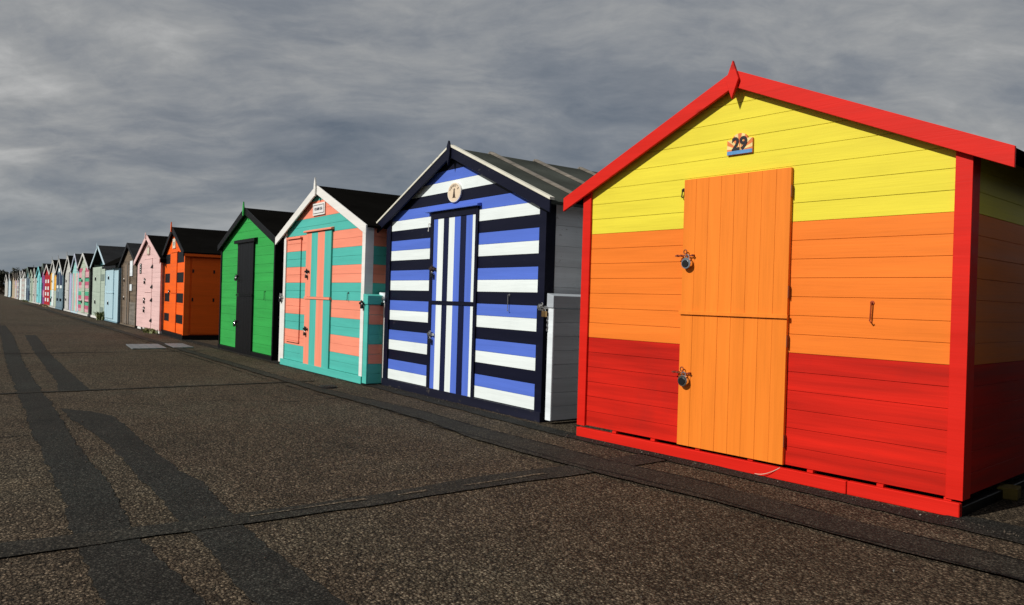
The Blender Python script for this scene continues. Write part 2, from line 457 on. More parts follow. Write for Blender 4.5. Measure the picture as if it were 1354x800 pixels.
# skirt rail: two lengths with a joint, and bearer blocks in the gap above
mk = MB()
mk.box(-0.01, 2.352, -0.036, 0.012, 0.0, 0.083, trim_red); mk.box(2.357, 3.0, -0.034, 0.012, 0.0, 0.085, trim_red)
mk.box(2.955, 3.0, 0.014, 2.6, 0.0, 0.06, black)
pl = mk.build('plinth', h.root, 0.004)
mk = MB()
for u in (0.40, 0.80, 1.22, 1.66, 2.10, 2.55, 2.93): mk.box(u - 0.02, u + 0.02, -0.012, 2.5, 0.086, 0.1035, trim_red)
mk.build('bearer', h.root)
for z0, z1 in ((0.105, 1.098), (1.112, 2.112)):
    d = planks(1.045, 1.915, z0, z1, -0.030, -0.004, 8, [door_orange], 0.0012, 0.0008)
    if z0 > 1: d.box(1.035, 1.925, -0.045, -0.029, 1.092, 1.118, door_orange)
    lf = d.build('door_leaf', h.root, 0.001)
    zz = 1.535 if z0 > 1 else 0.652
    hasp(lf, 0.995, 1.165, zz, -0.030, plain('rust_red_iron', (0.20, 0.028, 0.010), 0.6), slim=True)
    padlock(lf, 1.108, zz - 0.058, -0.030, steel, 'disc', 1.18)
    for zh in ((z0 + 0.16), (z1 - 0.16)):
        mh = MB(); mh.box(1.916, 1.922, -0.034, -0.004, zh - 0.04, zh + 0.04, plain('rusty_orange_iron', (0.22, 0.05, 0.015), 0.6, 0.2)); mh.build('hinge', lf)
cabin_hook(h.root, 2.467, 1.10, 1.20, -0.001, plain('orange_painted_iron', (0.33, 0.05, 0.01), 0.5))
cabin_hook(h.root, 1.02, 1.99, 2.03, -0.001, iron)
# sunburst plaque
plq = MB(); x0, x1, zb, zs, zt = 1.40, 1.605, 2.255, 2.36, 2.40
pc = plain('plaque_cream', (0.82, 0.62, 0.25), 0.4); po = plain('plaque_orange', (0.75, 0.20, 0.05), 0.4); pb = plain('plaque_blue', (0.10, 0.28, 0.55), 0.4)
out = [(x0, zb), (x1, zb), (x1, zs)]
xm = (x0 + x1) / 2
for k in range(0, 13):
    t = math.pi * k / 12; out.append((xm + 0.062 * math.cos(t), zs + 0.002 + 0.042 * math.sin(t)))
out.append((x0, zs))
plq.prism(out, -0.016, -0.002, po)
pq = plq.build('number_plaque', h.root)
rays = MB(); fan = clip(out, 0, 1, zb + 0.028); c0 = (xm, zb + 0.028)
for k in range(0, 12, 2):
    t0, t1 = math.pi * k / 12 + 0.13, math.pi * (k + 1) / 12 + 0.13
    w = clip(clip(fan, -math.sin(t0), math.cos(t0), -math.sin(t0) * c0[0] + math.cos(t0) * c0[1]), math.sin(t1), -math.cos(t1), math.sin(t1) * c0[0] - math.cos(t1) * c0[1])
    if len(w) > 2: rays.prism(w, -0.0172, -0.0155, pc)
rays.prism([(x0 + 0.001, zb + 0.001), (x1 - 0.001, zb + 0.001), (x1 - 0.001, zb + 0.027), (x0 + 0.001, zb + 0.027)], -0.0176, -0.0155, pb)
rays.build('sunburst', pq)
obj_from(text_mesh('29', 0.125, h.root, plain('plaque_black', (0.015, 0.010, 0.012), 0.4), xm, -0.019, zb + 0.071, bold=0.004), 'lettering', pq)

# unseen neighbour added beside hut 29, charcoal sides, to keep light off its side wall
h = Hut('beach_hut', 'dark green beach hut added out of view to shade the near side of number 29', -1.17, 4.55, 3.5, 2.9, 2.7, 2.78, 2.05, 0.12, 0.2, 1.47, 0.04, 0.115, z0=0.1, seam=0.126,
        cols=lambda i: mint_grey, side=charcoal, barge=trim_white, post=None, skirt=black, near=1)
h.finish()
for z0, z1 in ((0.12, 1.08), (1.10, 2.05)):
    d = planks(1.0, 1.85, z0, z1, -0.03, -0.004, 7, [deep_teal], 0.004); lf = d.build('door_leaf', h.root, 0.002); padlock(lf, 1.08, z0 + 0.45, -0.03, blackmetal)

# ================================================================== NAVY / BLUE / WHITE HUT
tri = [white, blue, navy]
h = Hut('beach_hut', 'navy, blue and white striped beach hut with a round cream sign over its striped door', -8.92, 4.55, 0, 3.27, 2.7, 2.875, 2.112, 0.21, 0.125, 1.575, 0.05, 0.115,
        z0=0.100, seam=0.1268, cols=lambda i: tri[i % 3], side=pale_grey, side_seam=0.2, barge=navy, finial=navy, post=navy, skirt=navy_base, roof=grey_felt, fin=(2.945, 2.66), fshape='spike',
        post_w=0.085, verge=verge_white, near=2)
h.finish()
for y in (0.50, 1.17, 1.90):   # roof battens
    mb = MB()
    for sd in (-1, 1):
        a, b = (h.uc - 0.002, -0.19) if sd < 0 else (h.uc + 0.002, h.W + 0.11)
        za, zb2 = h.top(a), h.top(b)
        mb.prism([(a, za - 0.002), (b, zb2 - 0.002), (b, zb2 + 0.028), (a, za + 0.028)], y - 0.025, y + 0.025, bare)
    mb.build('batten', h.roof, 0.003)
E0 = [1.175, 1.267, 1.396, 1.510, 1.633, 1.759, 1.876, 2.002, 2.060]
dm = [blue_v, white_v, navy_v, white_v, blue_v, navy_v, blue_v, white_v]
fr = MB()
fr.box(1.105, 1.173, -0.022, 0.0, 0.07, 2.165, navy); fr.box(2.064, 2.112, -0.022, 0.0, 0.07, 2.165, navy); fr.box(1.174, 2.063, -0.022, 0.0, 2.085, 2.165, navy)
fr.build('door_frame', h.root, 0.003)
mb = MB(); mb.prism([(-0.06, 2.168), (-0.002, 2.168), (-0.002, 2.205), (-0.06, 2.190)], 1.03, 2.15, blue, 'x'); mb.build('drip_rail', h.root, 0.003)
for z0, z1, zh in ((0.072, 1.080, 0.73), (1.128, 2.083, 1.50)):
    d = stripes_door(E0, dm, z0, z1, -0.014, 0.006)
    if z0 > 1: d.box(1.174, 2.062, -0.024, 0.0, 1.086, 1.126, navy)
    lf = d.build('door_leaf', h.root)
    hasp(lf, 1.135, 1.26, zh, -0.02, iron if z0 > 1 else steel); padlock(lf, 1.20, zh - 0.07, -0.02, blackmetal)
cabin_hook(h.root, 2.706, 1.06, 1.20, -0.001, steel)
cabin_hook(h.root, 1.06, 1.96, 2.03, -0.001, trim_white)
# round sign with a lighthouse
cs = plain('sign_cream', (0.74, 0.60, 0.44), 0.5, 0, 0.05); cw = plain('sign_white', (0.78, 0.74, 0.68), 0.5, 0, 0.04); cb = plain('sign_brown', (0.05, 0.03, 0.02), 0.6)
mb = MB(); mb.disc(1.612, 2.362, 0.140, -0.022, -0.003, cw, 36, 0.112); mb.disc(1.612, 2.362, 0.130, -0.0235, -0.020, cs, 36, 0.103)
rs = mb.build('round_sign', h.root)
mb = MB()
mb.prism([(1.588, 2.305), (1.640, 2.305), (1.625, 2.385), (1.606, 2.385)], -0.0255, -0.023, cb)
mb.prism([(1.600, 2.387), (1.632, 2.387), (1.628, 2.398), (1.616, 2.410), (1.604, 2.398)], -0.0255, -0.023, cb)
mb.prism([(1.575, 2.300), (1.652, 2.300), (1.655, 2.304), (1.572, 2.304)], -0.0255, -0.023, cb)
mb.build('lighthouse_emblem', rs)
mes = []
for k, ch in enumerate("HENRY'S"):
    t = R(150 - k * 20)
    mes.append(text_mesh(ch, 0.042, None, cb, 1.612 + 0.095 * math.cos(t), -0.025, 2.362 + 0.076 * math.sin(t), depth=0.001, rot=t - math.pi / 2))
join_meshes(mes, 'lettering', rs)
mb = MB()   # shallow side lockers
def locker(hh, x0, x1, y0, y1, ztop, zb0, face, col, lid, frame, wide):
    m = MB(); z = zb0; i = 0; seam = (ztop - 0.13 - zb0) / 8
    for i in range(8):
        m.box(x0 + 0.003, x1 - (0.003 if i % 2 else 0.001), y0 + 0.022, y1, z + 0.002, z + seam - 0.003, col(i)); z += seam
    m.box(x0 + 0.004, x1 - 0.008, y0 + 0.024, y1 - 0.004, zb0 + 0.004, ztop - 0.14, col(0))
    b = m.build('side_locker', hh.root, 0.002)
    f = MB(); f.box(x0, x1, y0, y0 + 0.02, zb0, ztop - 0.128, frame); f.build('frame', b, 0.003)
    l = MB(); l.prism([(x0 - 0.006, ztop - 0.125), (x1 + 0.012, ztop - 0.125), (x1 + 0.012, ztop - 0.01), (x0 - 0.006, ztop + 0.012)], y0 - 0.012, y1 + 0.01, lid); l.build('lid', b, 0.003)
    return b
b = locker(h, 3.355, 3.435, -0.02, 0.95, 1.225, 0.035, None, lambda i: grey, grey, pale_grey, 0)
hasp(b, 3.22, 3.36, 1.10, -0.024, steel, steel); padlock(b, 3.335, 1.045, -0.024, brass, 'body', 1.2)
mb = MB(); mb.tube([(3.36 + 0.004 * math.sin(k * 2.2), -0.03 - 0.004 * math.cos(k * 2.2), 1.02 - 0.016 * k) for k in range(10)], 0.005, steel, 6); mb.build('chain', b)
b = locker(h, -0.16, -0.025, -0.02, 0.8, 1.20, 0.02, None, lambda i: pale_grey, pale_grey, trim_white, 0)
hasp(b, -0.11, 0.03, 1.12, -0.024, steel, steel); padlock(b, -0.06, 1.06, -0.024, blackmetal)

# ================================================================== TURQUOISE / SALMON HUT
def tsal(i): return teal if (i // 2) % 2 == 0 else salmon
h = Hut('beach_hut', 'turquoise and salmon striped beach hut with white trim and a small framed name sign', -12.13, 4.33, 0, 3.0, 2.6, 2.772, 2.08, 0.31, 0.125, 1.40, 0.05, 0.125,
        z0=0.108, seam=0.1225, cols=tsal, barge=trim_white, finial=trim_white, post=trim_white, skirt=teal, fin=(2.885, 2.605), fshape='tall', post_w=0.075, near=2)
h.finish()
E0 = [0.965, 1.175, 1.415, 1.675, 1.915]
mb = MB(); mb.prism([(-0.055, 2.095), (-0.002, 2.095), (-0.002, 2.135), (-0.055, 2.118)], 0.90, 1.955, salmon, 'x'); mb.build('drip_rail', h.root, 0.003)
for z0, z1, zh in ((0.085, 1.085, 0.63), (1.125, 2.085, 1.50)):
    d = stripes_door(E0, [salmon_v, teal_v, salmon_v, teal_v], z0, z1, -0.026, -0.002)
    if z0 > 1: d.box(0.955, 1.925, -0.038, -0.002, 1.088, 1.122, salmon)
    lf = d.build('door_leaf', h.root)
    hasp(lf, 0.985, 1.13, zh, -0.026, blackmetal); padlock(lf, 1.05, zh - 0.07, -0.026, iron)
mb = MB()   # tall flap panel painted like the boards behind it
zz = h.zb
for i in range(2, 16):
    a, b2 = max(zz[i], 0.42), min(zz[i] + 0.1225, 2.02)
    if b2 > a + 0.01: mb.box(0.16, 0.72, -0.020, -0.002, a + 0.001, b2 - 0.001, tsal(i))
mb.box(0.13, 0.745, -0.045, -0.003, 2.022, 2.05, salmon); mb.box(0.165, 0.725, -0.026, -0.003, 0.395, 0.418, salmon)
mb.build('shutter', h.root, 0.003)
cabin_hook(h.root, 2.50, 1.10, 1.18, -0.001, iron)
mb = MB(); mb.box(1.17, 1.62, -0.020, -0.003, 2.335, 2.515, trim_white)
sg = mb.build('name_sign', h.root, 0.002)
mb = MB(); mb.box(1.195, 1.595, -0.022, -0.0195, 2.36, 2.49, plain('sign_edge_black', (0.02, 0.02, 0.02), 0.5)); mb.box(1.203, 1.587, -0.0235, -0.0215, 2.368, 2.480, plain('sign_panel_white', (0.75, 0.74, 0.74), 0.4, 0, 0.03)); mb.build('panel', sg)
obj_from(text_mesh('VITAMIN SEA', 0.060, None, plain('sign_ink', (0.05, 0.05, 0.07), 0.5), 1.395, -0.025, 2.425, depth=0.001, sx=0.86, bold=0.0006), 'lettering', sg)
b = locker(h, 3.03, 3.15, -0.02, 0.8, 1.175, 0.02, None, lambda i: teal if (i // 2) % 2 == 0 else salmon, teal, teal, 0)
hasp(b, 2.94, 3.07, 1.06, -0.024, blackmetal, blackmetal); padlock(b, 3.02, 1.02, -0.024, blackmetal)
b = locker(h, -0.14, -0.025, -0.02, 0.6, 1.15, 0.04, None, lambda i: dark_side, dark_side, trim_white, 0)
hasp(b, -0.10, 0.02, 1.10, -0.024, steel, steel); padlock(b, -0.07, 1.05, -0.024, blackmetal)

# ================================================================== GREEN HUT
h = Hut('beach_hut', 'bright green beach hut with black stable door and black bargeboards', -16.02, 4.40, 0, 3.22, 2.6, 2.742, 2.100, 0.06, 0.17, 1.66, 0.06, 0.12,
        z0=0.085, seam=0.1585, cols=lambda i: green, side=black, barge=black, finial=green, post=black, skirt=black, fin=(2.85, 2.585), fshape='tall', post_w=0.035, near=2)
h.finish()
mb = MB(); mb.prism([(-0.07, 2.085), (-0.002, 2.085), (-0.002, 2.165), (-0.07, 2.145)], 1.03, 2.25, black, 'x'); mb.build('drip_rail', h.root, 0.004)
for z0, z1, zh in ((0.03, 1.085, 0.585), (1.125, 2.083, 1.46)):
    d = planks(1.175, 2.125, z0, z1, -0.036, -0.002, 6, [black_v], 0.002, 0.0006)
    if z0 > 1: d.box(1.17, 2.13, -0.048, -0.004, 1.089, 1.121, black)
    lf = d.build('door_leaf', h.root)
    hasp(lf, 1.12, 1.25, zh, -0.036, blackmetal); padlock(lf, 1.19, zh - 0.05, -0.036, steel, 'disc', 1.2)
cabin_hook(h.root, 2.74, 1.05, 1.17, -0.001, blackmetal)

# ================================================================== ORANGE HUT WITH BLACK SQUARES
h = Hut('beach_hut', 'orange beach hut chequered with eight dark squares and showing its shaded orange side', -21.55, 4.45, -2.5, 2.8, 2.5, 2.733, 2.06, 0.03, 0.14, 1.40, 0.06, 0.12,
        z0=0.115, seam=0.35, cols=lambda i: bright_orange, barge=charcoal, eave=bright_orange, finial=bright_orange, post=bright_orange, skirt=black, fin=(2.85, 2.60), fshape='tall', post_w=0.06, near=2)
for zlo, zhi in ((1.825, 2.075), (1.345, 1.58), (0.86, 1.078), (0.362, 0.563)):
    h.patch(0.17, 0.97, zlo, zhi, charcoal, -0.003); h.patch(1.83, 2.66, zlo, zhi + 0.01, charcoal, -0.003)
h.finish()
for z0, z1 in ((0.12, 1.075), (1.085, 2.085)):
    d = MB(); d.box(0.975, 1.82, -0.020, -0.005, z0, z1, bright_orange)
    if z0 > 1: d.box(0.975, 2.0, -0.03, -0.004, 2.09, 2.115, bright_orange)
    lf = d.build('door_leaf', h.root, 0.003)
    if z0 > 1: hasp(lf, 0.90, 1.08, 1.13, -0.02, blackmetal); padlock(lf, 0.97, 1.08, -0.02, blackmetal, 'body', 1.2)
mb = MB(); mb.box(1.20, 1.56, -0.02, -0.002, 2.20, 2.44, plain('sign_ivory', (0.72, 0.64, 0.50), 0.5)); sg = mb.build('name_sign', h.root)
mb = MB(); mb.box(1.30, 1.46, -0.023, -0.019, 2.27, 2.36, plain('sign_grey_green', (0.25, 0.32, 0.28), 0.5)); mb.build('emblem', sg)
mb = MB(); mb.box(2.803, 2.822, 0.14, 1.4, 0.14, 1.93, bright_orange)
sh = mb.build('side_shutter', h.root, 0.004)
for yy in (0.15, 0.62):
    for zz in (1.62, 0.95): mb = MB(); mb.box(2.823, 2.830, yy, yy + 0.035, zz - 0.04, zz + 0.04, blackmetal); mb.build('hinge', sh)

# ================================================================== PINK HUT
h = Hut('beach_hut', 'pale pink narrow beach hut with black strap hinges, standing on white blocks', -24.55, 4.34, 0, 3.1, 2.3, 2.68, 1.965, 0.20, 0.22, 1.52, 0.06, 0.125,
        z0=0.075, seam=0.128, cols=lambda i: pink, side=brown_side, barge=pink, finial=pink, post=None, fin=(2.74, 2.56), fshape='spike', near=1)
h.finish()
mb = MB()
for u, w in ((0.15, 0.5), (0.9, 0.25), (2.7, 0.4)): mb.box(u, u + w, 0.01, 0.3, 0.0, 0.072, trim_white)
mb.box(0.05, 3.05, 0.31, 2.2, 0.0, 0.07, black); mb.build('base_block', h.root)
for z0, z1, zs in ((0.09, 1.06, (0.33, 0.886)), (1.07, 2.0, (1.25, 1.80))):
    d = planks(1.15, 2.07, z0, z1, -0.012, -0.002, 1, [pink], 0.004)
    if z0 > 1: d.box(1.15, 2.07, -0.02, -0.002, 2.0, 2.02, pink); d.box(1.2, 1.95, -0.02, -0.012, 1.075, 1.095, pink)
    lf = d.build('door_leaf', h.root, 0.003)
    for z in zs:
        mb = MB(); mb.prism([(2.16, z - 0.06), (2.16, z + 0.05), (1.92, z - 0.03), (1.92, z - 0.055)], -0.02, -0.013, blackmetal); mb.build('hinge', lf)
    for z in ((1.407,) if z0 > 1 else (0.857, 0.605)):
        hasp(lf, 1.12, 1.28, z + 0.03, -0.012, blackmetal); padlock(lf, 1.2, z - 0.05, -0.012, blackmetal, 'body', 1.7)
mb = MB(); mb.box(0.36, 0.60, -0.012, -0.002, 1.61, 1.90, charcoal)
for z in (1.64, 1.71, 1.78, 1.85): mb.box(0.43, 0.53, -0.015, -0.011, z, z + 0.03, trim_white)
mb.build('notice', h.root)
mb = MB(); mb.prism([(1.38, 2.12), (1.72, 2.12), (1.73, 2.33), (1.64, 2.40), (1.55, 2.36), (1.46, 2.40), (1.37, 2.33)], -0.02, -0.002, plain('sign_pink', (0.40, 0.27, 0.23), 0.5)); sg = mb.build('name_sign', h.root)
mb = MB(); mb.box(1.43, 1.66, -0.024, -0.019, 2.15, 2.32, cream); mb.build('panel', sg)

# ================================================================== BROWN WEATHERED HUT
h = Hut('beach_hut', 'brown weathered unpainted timber beach hut with a white notice beside its door', -27.3, 4.38, 0, 2.45, 2.3, 2.60, 1.93, 0.30, 0.25, 1.12, 0.06, 0.11,
        z0=0.06, seam=0.15, cols=lambda i: brown_wood, side=brown_wood, barge=charcoal, finial=None, post=brown_wood, skirt=brown_wood, roof=dark_grey_felt, near=1)
h.finish()
d = planks(0.55, 1.42, 0.07, 1.90, -0.03, -0.002, 6, [brown_wood_v], 0.012, 0.004); lf = d.build('door', h.root, 0.003)
for z in (1.42, 0.85): padlock(lf, 0.62, z, -0.03, blackmetal, 'body', 1.5)
mb = MB(); mb.box(1.08, 1.17, -0.05, -0.031, 0.05, 1.98, bare); mb.build('post', h.root, 0.004)
mb = MB(); mb.box(1.44, 1.85, -0.03, -0.004, 1.55, 2.02, pale_grey); mb.box(1.47, 1.80, -0.03, -0.004, 1.10, 1.30, pale_grey); mb.build('notice', h.root, 0.002)
mb = MB(); mb.box(1.45, 2.38, -0.02, -0.003, 0.06, 0.75, bare); mb.build('panel', h.root, 0.004)

# ================================================================== PALE BLUE HUT, roof ridge along the row
root = empty('beach_hut', (-30.65, 4.36, 0)); tag(root, 'pale blue planked beach hut whose black roof slopes towards the promenade', 'beach hut', 'beach huts in a row along the promenade')
W = 2.75
mb = planks(0, W, 0.04, 1.955, 0.0, 0.03, 16, [pale_blue], 0.01, 0.003); mb.build('front_wall', root, 0.003)
for x in (0.0, W - 0.03):
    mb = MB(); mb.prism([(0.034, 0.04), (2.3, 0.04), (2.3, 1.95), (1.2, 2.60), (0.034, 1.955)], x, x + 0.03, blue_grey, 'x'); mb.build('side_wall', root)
mb = MB(); mb.prism([(-0.12, 1.93), (1.2, 2.66), (2.45, 1.93), (2.45, 1.97), (1.2, 2.70), (-0.12, 1.97)], -0.12, W + 0.10, black_felt, 'x'); mb.build('roof', root)
mb = MB(); mb.box(-0.05, W + 0.05, -0.105, -0.085, 1.84, 1.925, charcoal); mb.build('fascia', root)
for z0, z1 in ((0.12, 0.98), (1.0, 1.86)):
    d = planks(0.35, 1.95, z0, z1, -0.03, -0.002, 8, [pale_blue], 0.008); lf = d.build('door_leaf', root, 0.003)
    padlock(lf, 1.05, z0 + 0.52, -0.03, blackmetal, 'body', 2.0)
    if z0 > 0.5: mb = MB(); mb.box(0.3, 2.0, -0.045, -0.031, 0.985, 1.02, pale_blue); mb.box(0.30, 0.36, -0.04, -0.031, 1.25, 1.75, blue_grey); mb.build('rail', lf)
mb = MB(); mb.box(-0.01, W + 0.01, -0.02, 0.02, 0, 0.036, blue_grey); mb.build('plinth', root)

# ================================================================== MINT HUT with recessed gable
h = Hut('beach_hut', 'mint green beach hut with deep recessed dark gable and pale blue bargeboards', -33.7, 4.36, 0, 3.0, 2.3, 2.765, 1.985, 0.32, 0.32, 1.52, 0.05, 0.10,
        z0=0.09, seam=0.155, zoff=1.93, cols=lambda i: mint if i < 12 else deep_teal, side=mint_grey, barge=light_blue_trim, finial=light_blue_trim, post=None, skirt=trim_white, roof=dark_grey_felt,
        gable_back=0.22, fin=(2.86, 2.62), near=1)
for u in (0.35, 2.1):
    h.patch(u, u + 0.75, 1.42, 1.66, mint_grey, -0.01); h.patch(u, u + 0.7, 0.16, 0.46, mint_grey, -0.01)
h.finish()
for z0, z1 in ((0.12, 0.99), (1.0, 1.90)):
    d = planks(0.40, 2.10, z0, z1, -0.02, -0.002, 2, [mint], 0.02); lf = d.build('door_leaf', h.root, 0.003)
    padlock(lf, 1.0, z0 + 0.50, -0.02, blackmetal, 'body', 2.4)

# ================================================================== FAR HUTS
far_trim = paint('weathered_white_trim', (0.58, 0.58, 0.56), 0.6, 0.08, dirt=0.2)
def far_hut(label, X, W, zp, zt, wall, trim, side=None, roof=None, patches=(), door=None, finial=None, D=2.2, ov=0.17, locks=1, uc=None, plinth=None, name='beach_hut', ztop=None, Y=4.34, o=0.06, bh=0.11, seam=0.16, wallfn=None):
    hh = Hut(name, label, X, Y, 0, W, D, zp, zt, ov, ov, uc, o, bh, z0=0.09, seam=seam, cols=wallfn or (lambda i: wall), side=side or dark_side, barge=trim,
             finial=finial, post=None, skirt=plinth or wall, roof=roof or black_felt, fin=(zp + 0.16, zp - 0.12), near=0)
    for (u0, u1, z0, z1, m) in patches: hh.patch(u0, u1, z0, z1, m, -0.01)
    hh.finish()
    if door:
        dc, u0, u1 = door
        for z0, z1 in ((0.11, 0.98), (0.995, 1.86)):
            d = planks(u0, u1, z0, z1, -0.03, -0.011, 2, [dc], 0.015); lf = d.build('door_leaf', hh.root)
            if locks: padlock(lf, u0 + 0.25, z0 + 0.45, -0.03, blackmetal, 'body', 2.2)
    return hh
pts = []
cyc = [sea_green, hot_pink, candy, pale_mint]
for u0, u1 in ((0.05, 1.1), (2.05, 3.05)):
    for k, z in enumerate((1.80, 1.40, 0.82, 0.42)):
        pts += [(u0, u1, z, z + 0.17, sea_green if k else hot_pink), (u0, u1, z - 0.15, z - 0.001, hot_pink if k else candy), (u0, u1, z - 0.27, z - 0.151, candy)]
h = far_hut('mint beach hut with blocks of raspberry, pink and green stripes either side of its door', -37.6, 3.1, 2.60, 1.94, pale_mint, far_trim, roof=black_felt, patches=pts, door=(pale_mint, 1.12, 2.03), plinth=far_trim)
pts = []
pcol = [aqua, candy, pale_mint, aqua, cream, candy, light_blue_trim]
for k in range(7): pts.append((0.02 + k * 0.32, 0.02 + k * 0.32 + 0.30, 0.1, 1.78, pcol[k]))
far_hut('beach hut in thin pastel upright stripes with pale lilac bargeboards', -39.9, 2.3, 2.66, 1.89, aqua, pale_lilac, patches=pts, plinth=light_blue_trim, side=slate, roof=dark_grey_felt, door=None)
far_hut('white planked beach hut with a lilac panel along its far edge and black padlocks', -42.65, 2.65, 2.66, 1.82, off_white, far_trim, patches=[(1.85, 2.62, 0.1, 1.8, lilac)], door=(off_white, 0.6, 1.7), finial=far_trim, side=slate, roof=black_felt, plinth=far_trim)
pts = [(0.25, 1.2, 1.25, 1.85, mid_navy), (1.6, 2.7, 1.25, 1.85, mid_navy), (0.2, 2.8, 0.12, 0.9, slate)]
for z in (1.08, 0.42): pts += [(0.3, 0.95, z, z + 0.14, white), (1.7, 2.5, z, z + 0.14, white)]
far_hut('slate blue beach hut marked with white blocks and a white post down its middle', -46.55, 3.05, 2.60, 1.80, slate, far_trim, patches=pts + [(1.02, 1.12, 0.3, 1.0, white), (0.9, 1.6, 1.92, 2.1, white)], side=mint_grey, roof=black_felt, finial=far_trim, door=None)
pts = [(0.05, 0.95, 0.95, 1.9, gold), (2.05, 2.95, 0.95, 1.9, gold), (0.05, 0.95, 0.1, 0.94, aqua), (2.05, 2.95, 0.1, 0.94, pale_mint), (0.1, 0.9, 0.3, 0.5, lilac)]
far_hut('golden yellow and aqua beach hut with a wide white door', -49.6, 3.0, 2.62, 1.85, off_white, far_trim, patches=pts, door=(white_v, 0.98, 2.02), finial=far_trim, roof=black_felt)
pts = []
for z in (1.35, 0.95, 0.62, 0.28):
    pts += [(0.5, 1.15, z, z + 0.2, white), (1.9, 2.55, z, z + 0.2, white)]
far_hut('cherry red beach hut dotted with small white squares', -53.05, 3.2, 2.43, 1.86, cherry, far_trim, patches=pts, plinth=ochre, roof=black_felt)
far_hut('plum and dark blue narrow beach hut squeezed between the red and turquoise ones', -54.85, 1.75, 2.55, 1.86, purple, mint_grey, patches=[(0.03, 0.5, 0.1, 0.6, mid_navy), (0.03, 0.7, 0.95, 1.35, mid_navy), (1.0, 1.7, 0.5, 0.9, candy)], roof=dark_grey_felt)
far_hut('plain bright turquoise beach hut with turquoise bargeboards', -58.5, 3.35, 2.42, 1.75, turq, turq, side=mid_navy, door=(turq, 0.9, 2.1), plinth=far_trim, roof=black_felt)
far_hut('off white beach hut with a tall dark finial on its roof peak', -61.2, 2.55, 2.40, 1.72, off_white, off_white, finial=charcoal, door=(off_white, 0.7, 1.7), plinth=far_trim, roof=black_felt)
far_hut('pale grey green beach hut between the off white and the dark blue huts', -63.9, 2.6, 2.30, 1.74, pale_mint, pale_mint, door=(mint, 0.7, 1.7), roof=black_felt)
pts = [(0.1, 0.75, 0.1, 1.0, mid_navy), (0.1, 0.7, 1.2, 1.75, mid_navy), (1.5, 2.2, 0.15, 1.0, mid_navy), (1.55, 2.2, 1.2, 1.7, mid_navy), (2.4, 3.2, 0.1, 0.8, mid_navy)]
far_hut('grey and dark blue chequered beach hut with green gable and broad black roof', -67.45, 3.3, 2.55, 1.78, slate, mint_grey, patches=pts, roof=black_felt, wallfn=lambda i: slate if i < 11 else deep_teal)
far_hut('narrow plain white beach hut next to the blue chequered one', -69.0, 1.35, 2.2, 1.76, white, far_trim, roof=black_felt)
pts = [(0.1 + 0.75 * k, 0.45 + 0.75 * k, z, z + 0.16, blush) for k in range(4) for z in (0.3, 0.7, 1.1, 1.5)]
far_hut('white beach hut covered in a lattice of blush pink blocks', -72.3, 3.1, 2.36, 1.78, off_white, far_trim, patches=pts, roof=black_felt, finial=far_trim)
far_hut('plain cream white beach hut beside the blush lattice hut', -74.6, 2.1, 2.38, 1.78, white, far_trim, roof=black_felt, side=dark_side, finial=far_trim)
pts = [(0.2 + 0.6 * k, 0.55 + 0.6 * k, z, z + 0.2, m) for k, m in ((0, blush), (1, lilac), (2, slate), (3, blush)) for z in (0.15, 0.5, 0.9, 1.4)]
far_hut('blush and lilac patchwork beach hut near the far end of the row', -78.2, 2.5, 2.28, 1.64, off_white, bare, patches=pts, roof=black_felt)
far_hut('pale lilac white beach hut with a brown roof edge near the far end', -80.85, 2.5, 2.26, 1.63, blush, bare, patches=[(0.4, 2.1, 0.1, 0.9, off_white), (0.3, 1.0, 1.2, 1.5, lilac)], roof=black_felt)
far_hut('ochre cream beach hut with bare wooden bargeboards', -84.5, 3.5, 2.36, 1.65, ochre, bare, roof=black_felt)
far_hut('light blue grey beach hut with a teal side wall, second hut from the far end', -90.6, 3.6, 2.28, 1.62, light_blue_trim, far_trim, side=deep_teal, roof=black_felt)
far_hut('white beach hut standing last at the far end of the row', -97.3, 5.2, 2.28, 1.60, off_white, far_trim, roof=black_felt, side=dark_side)

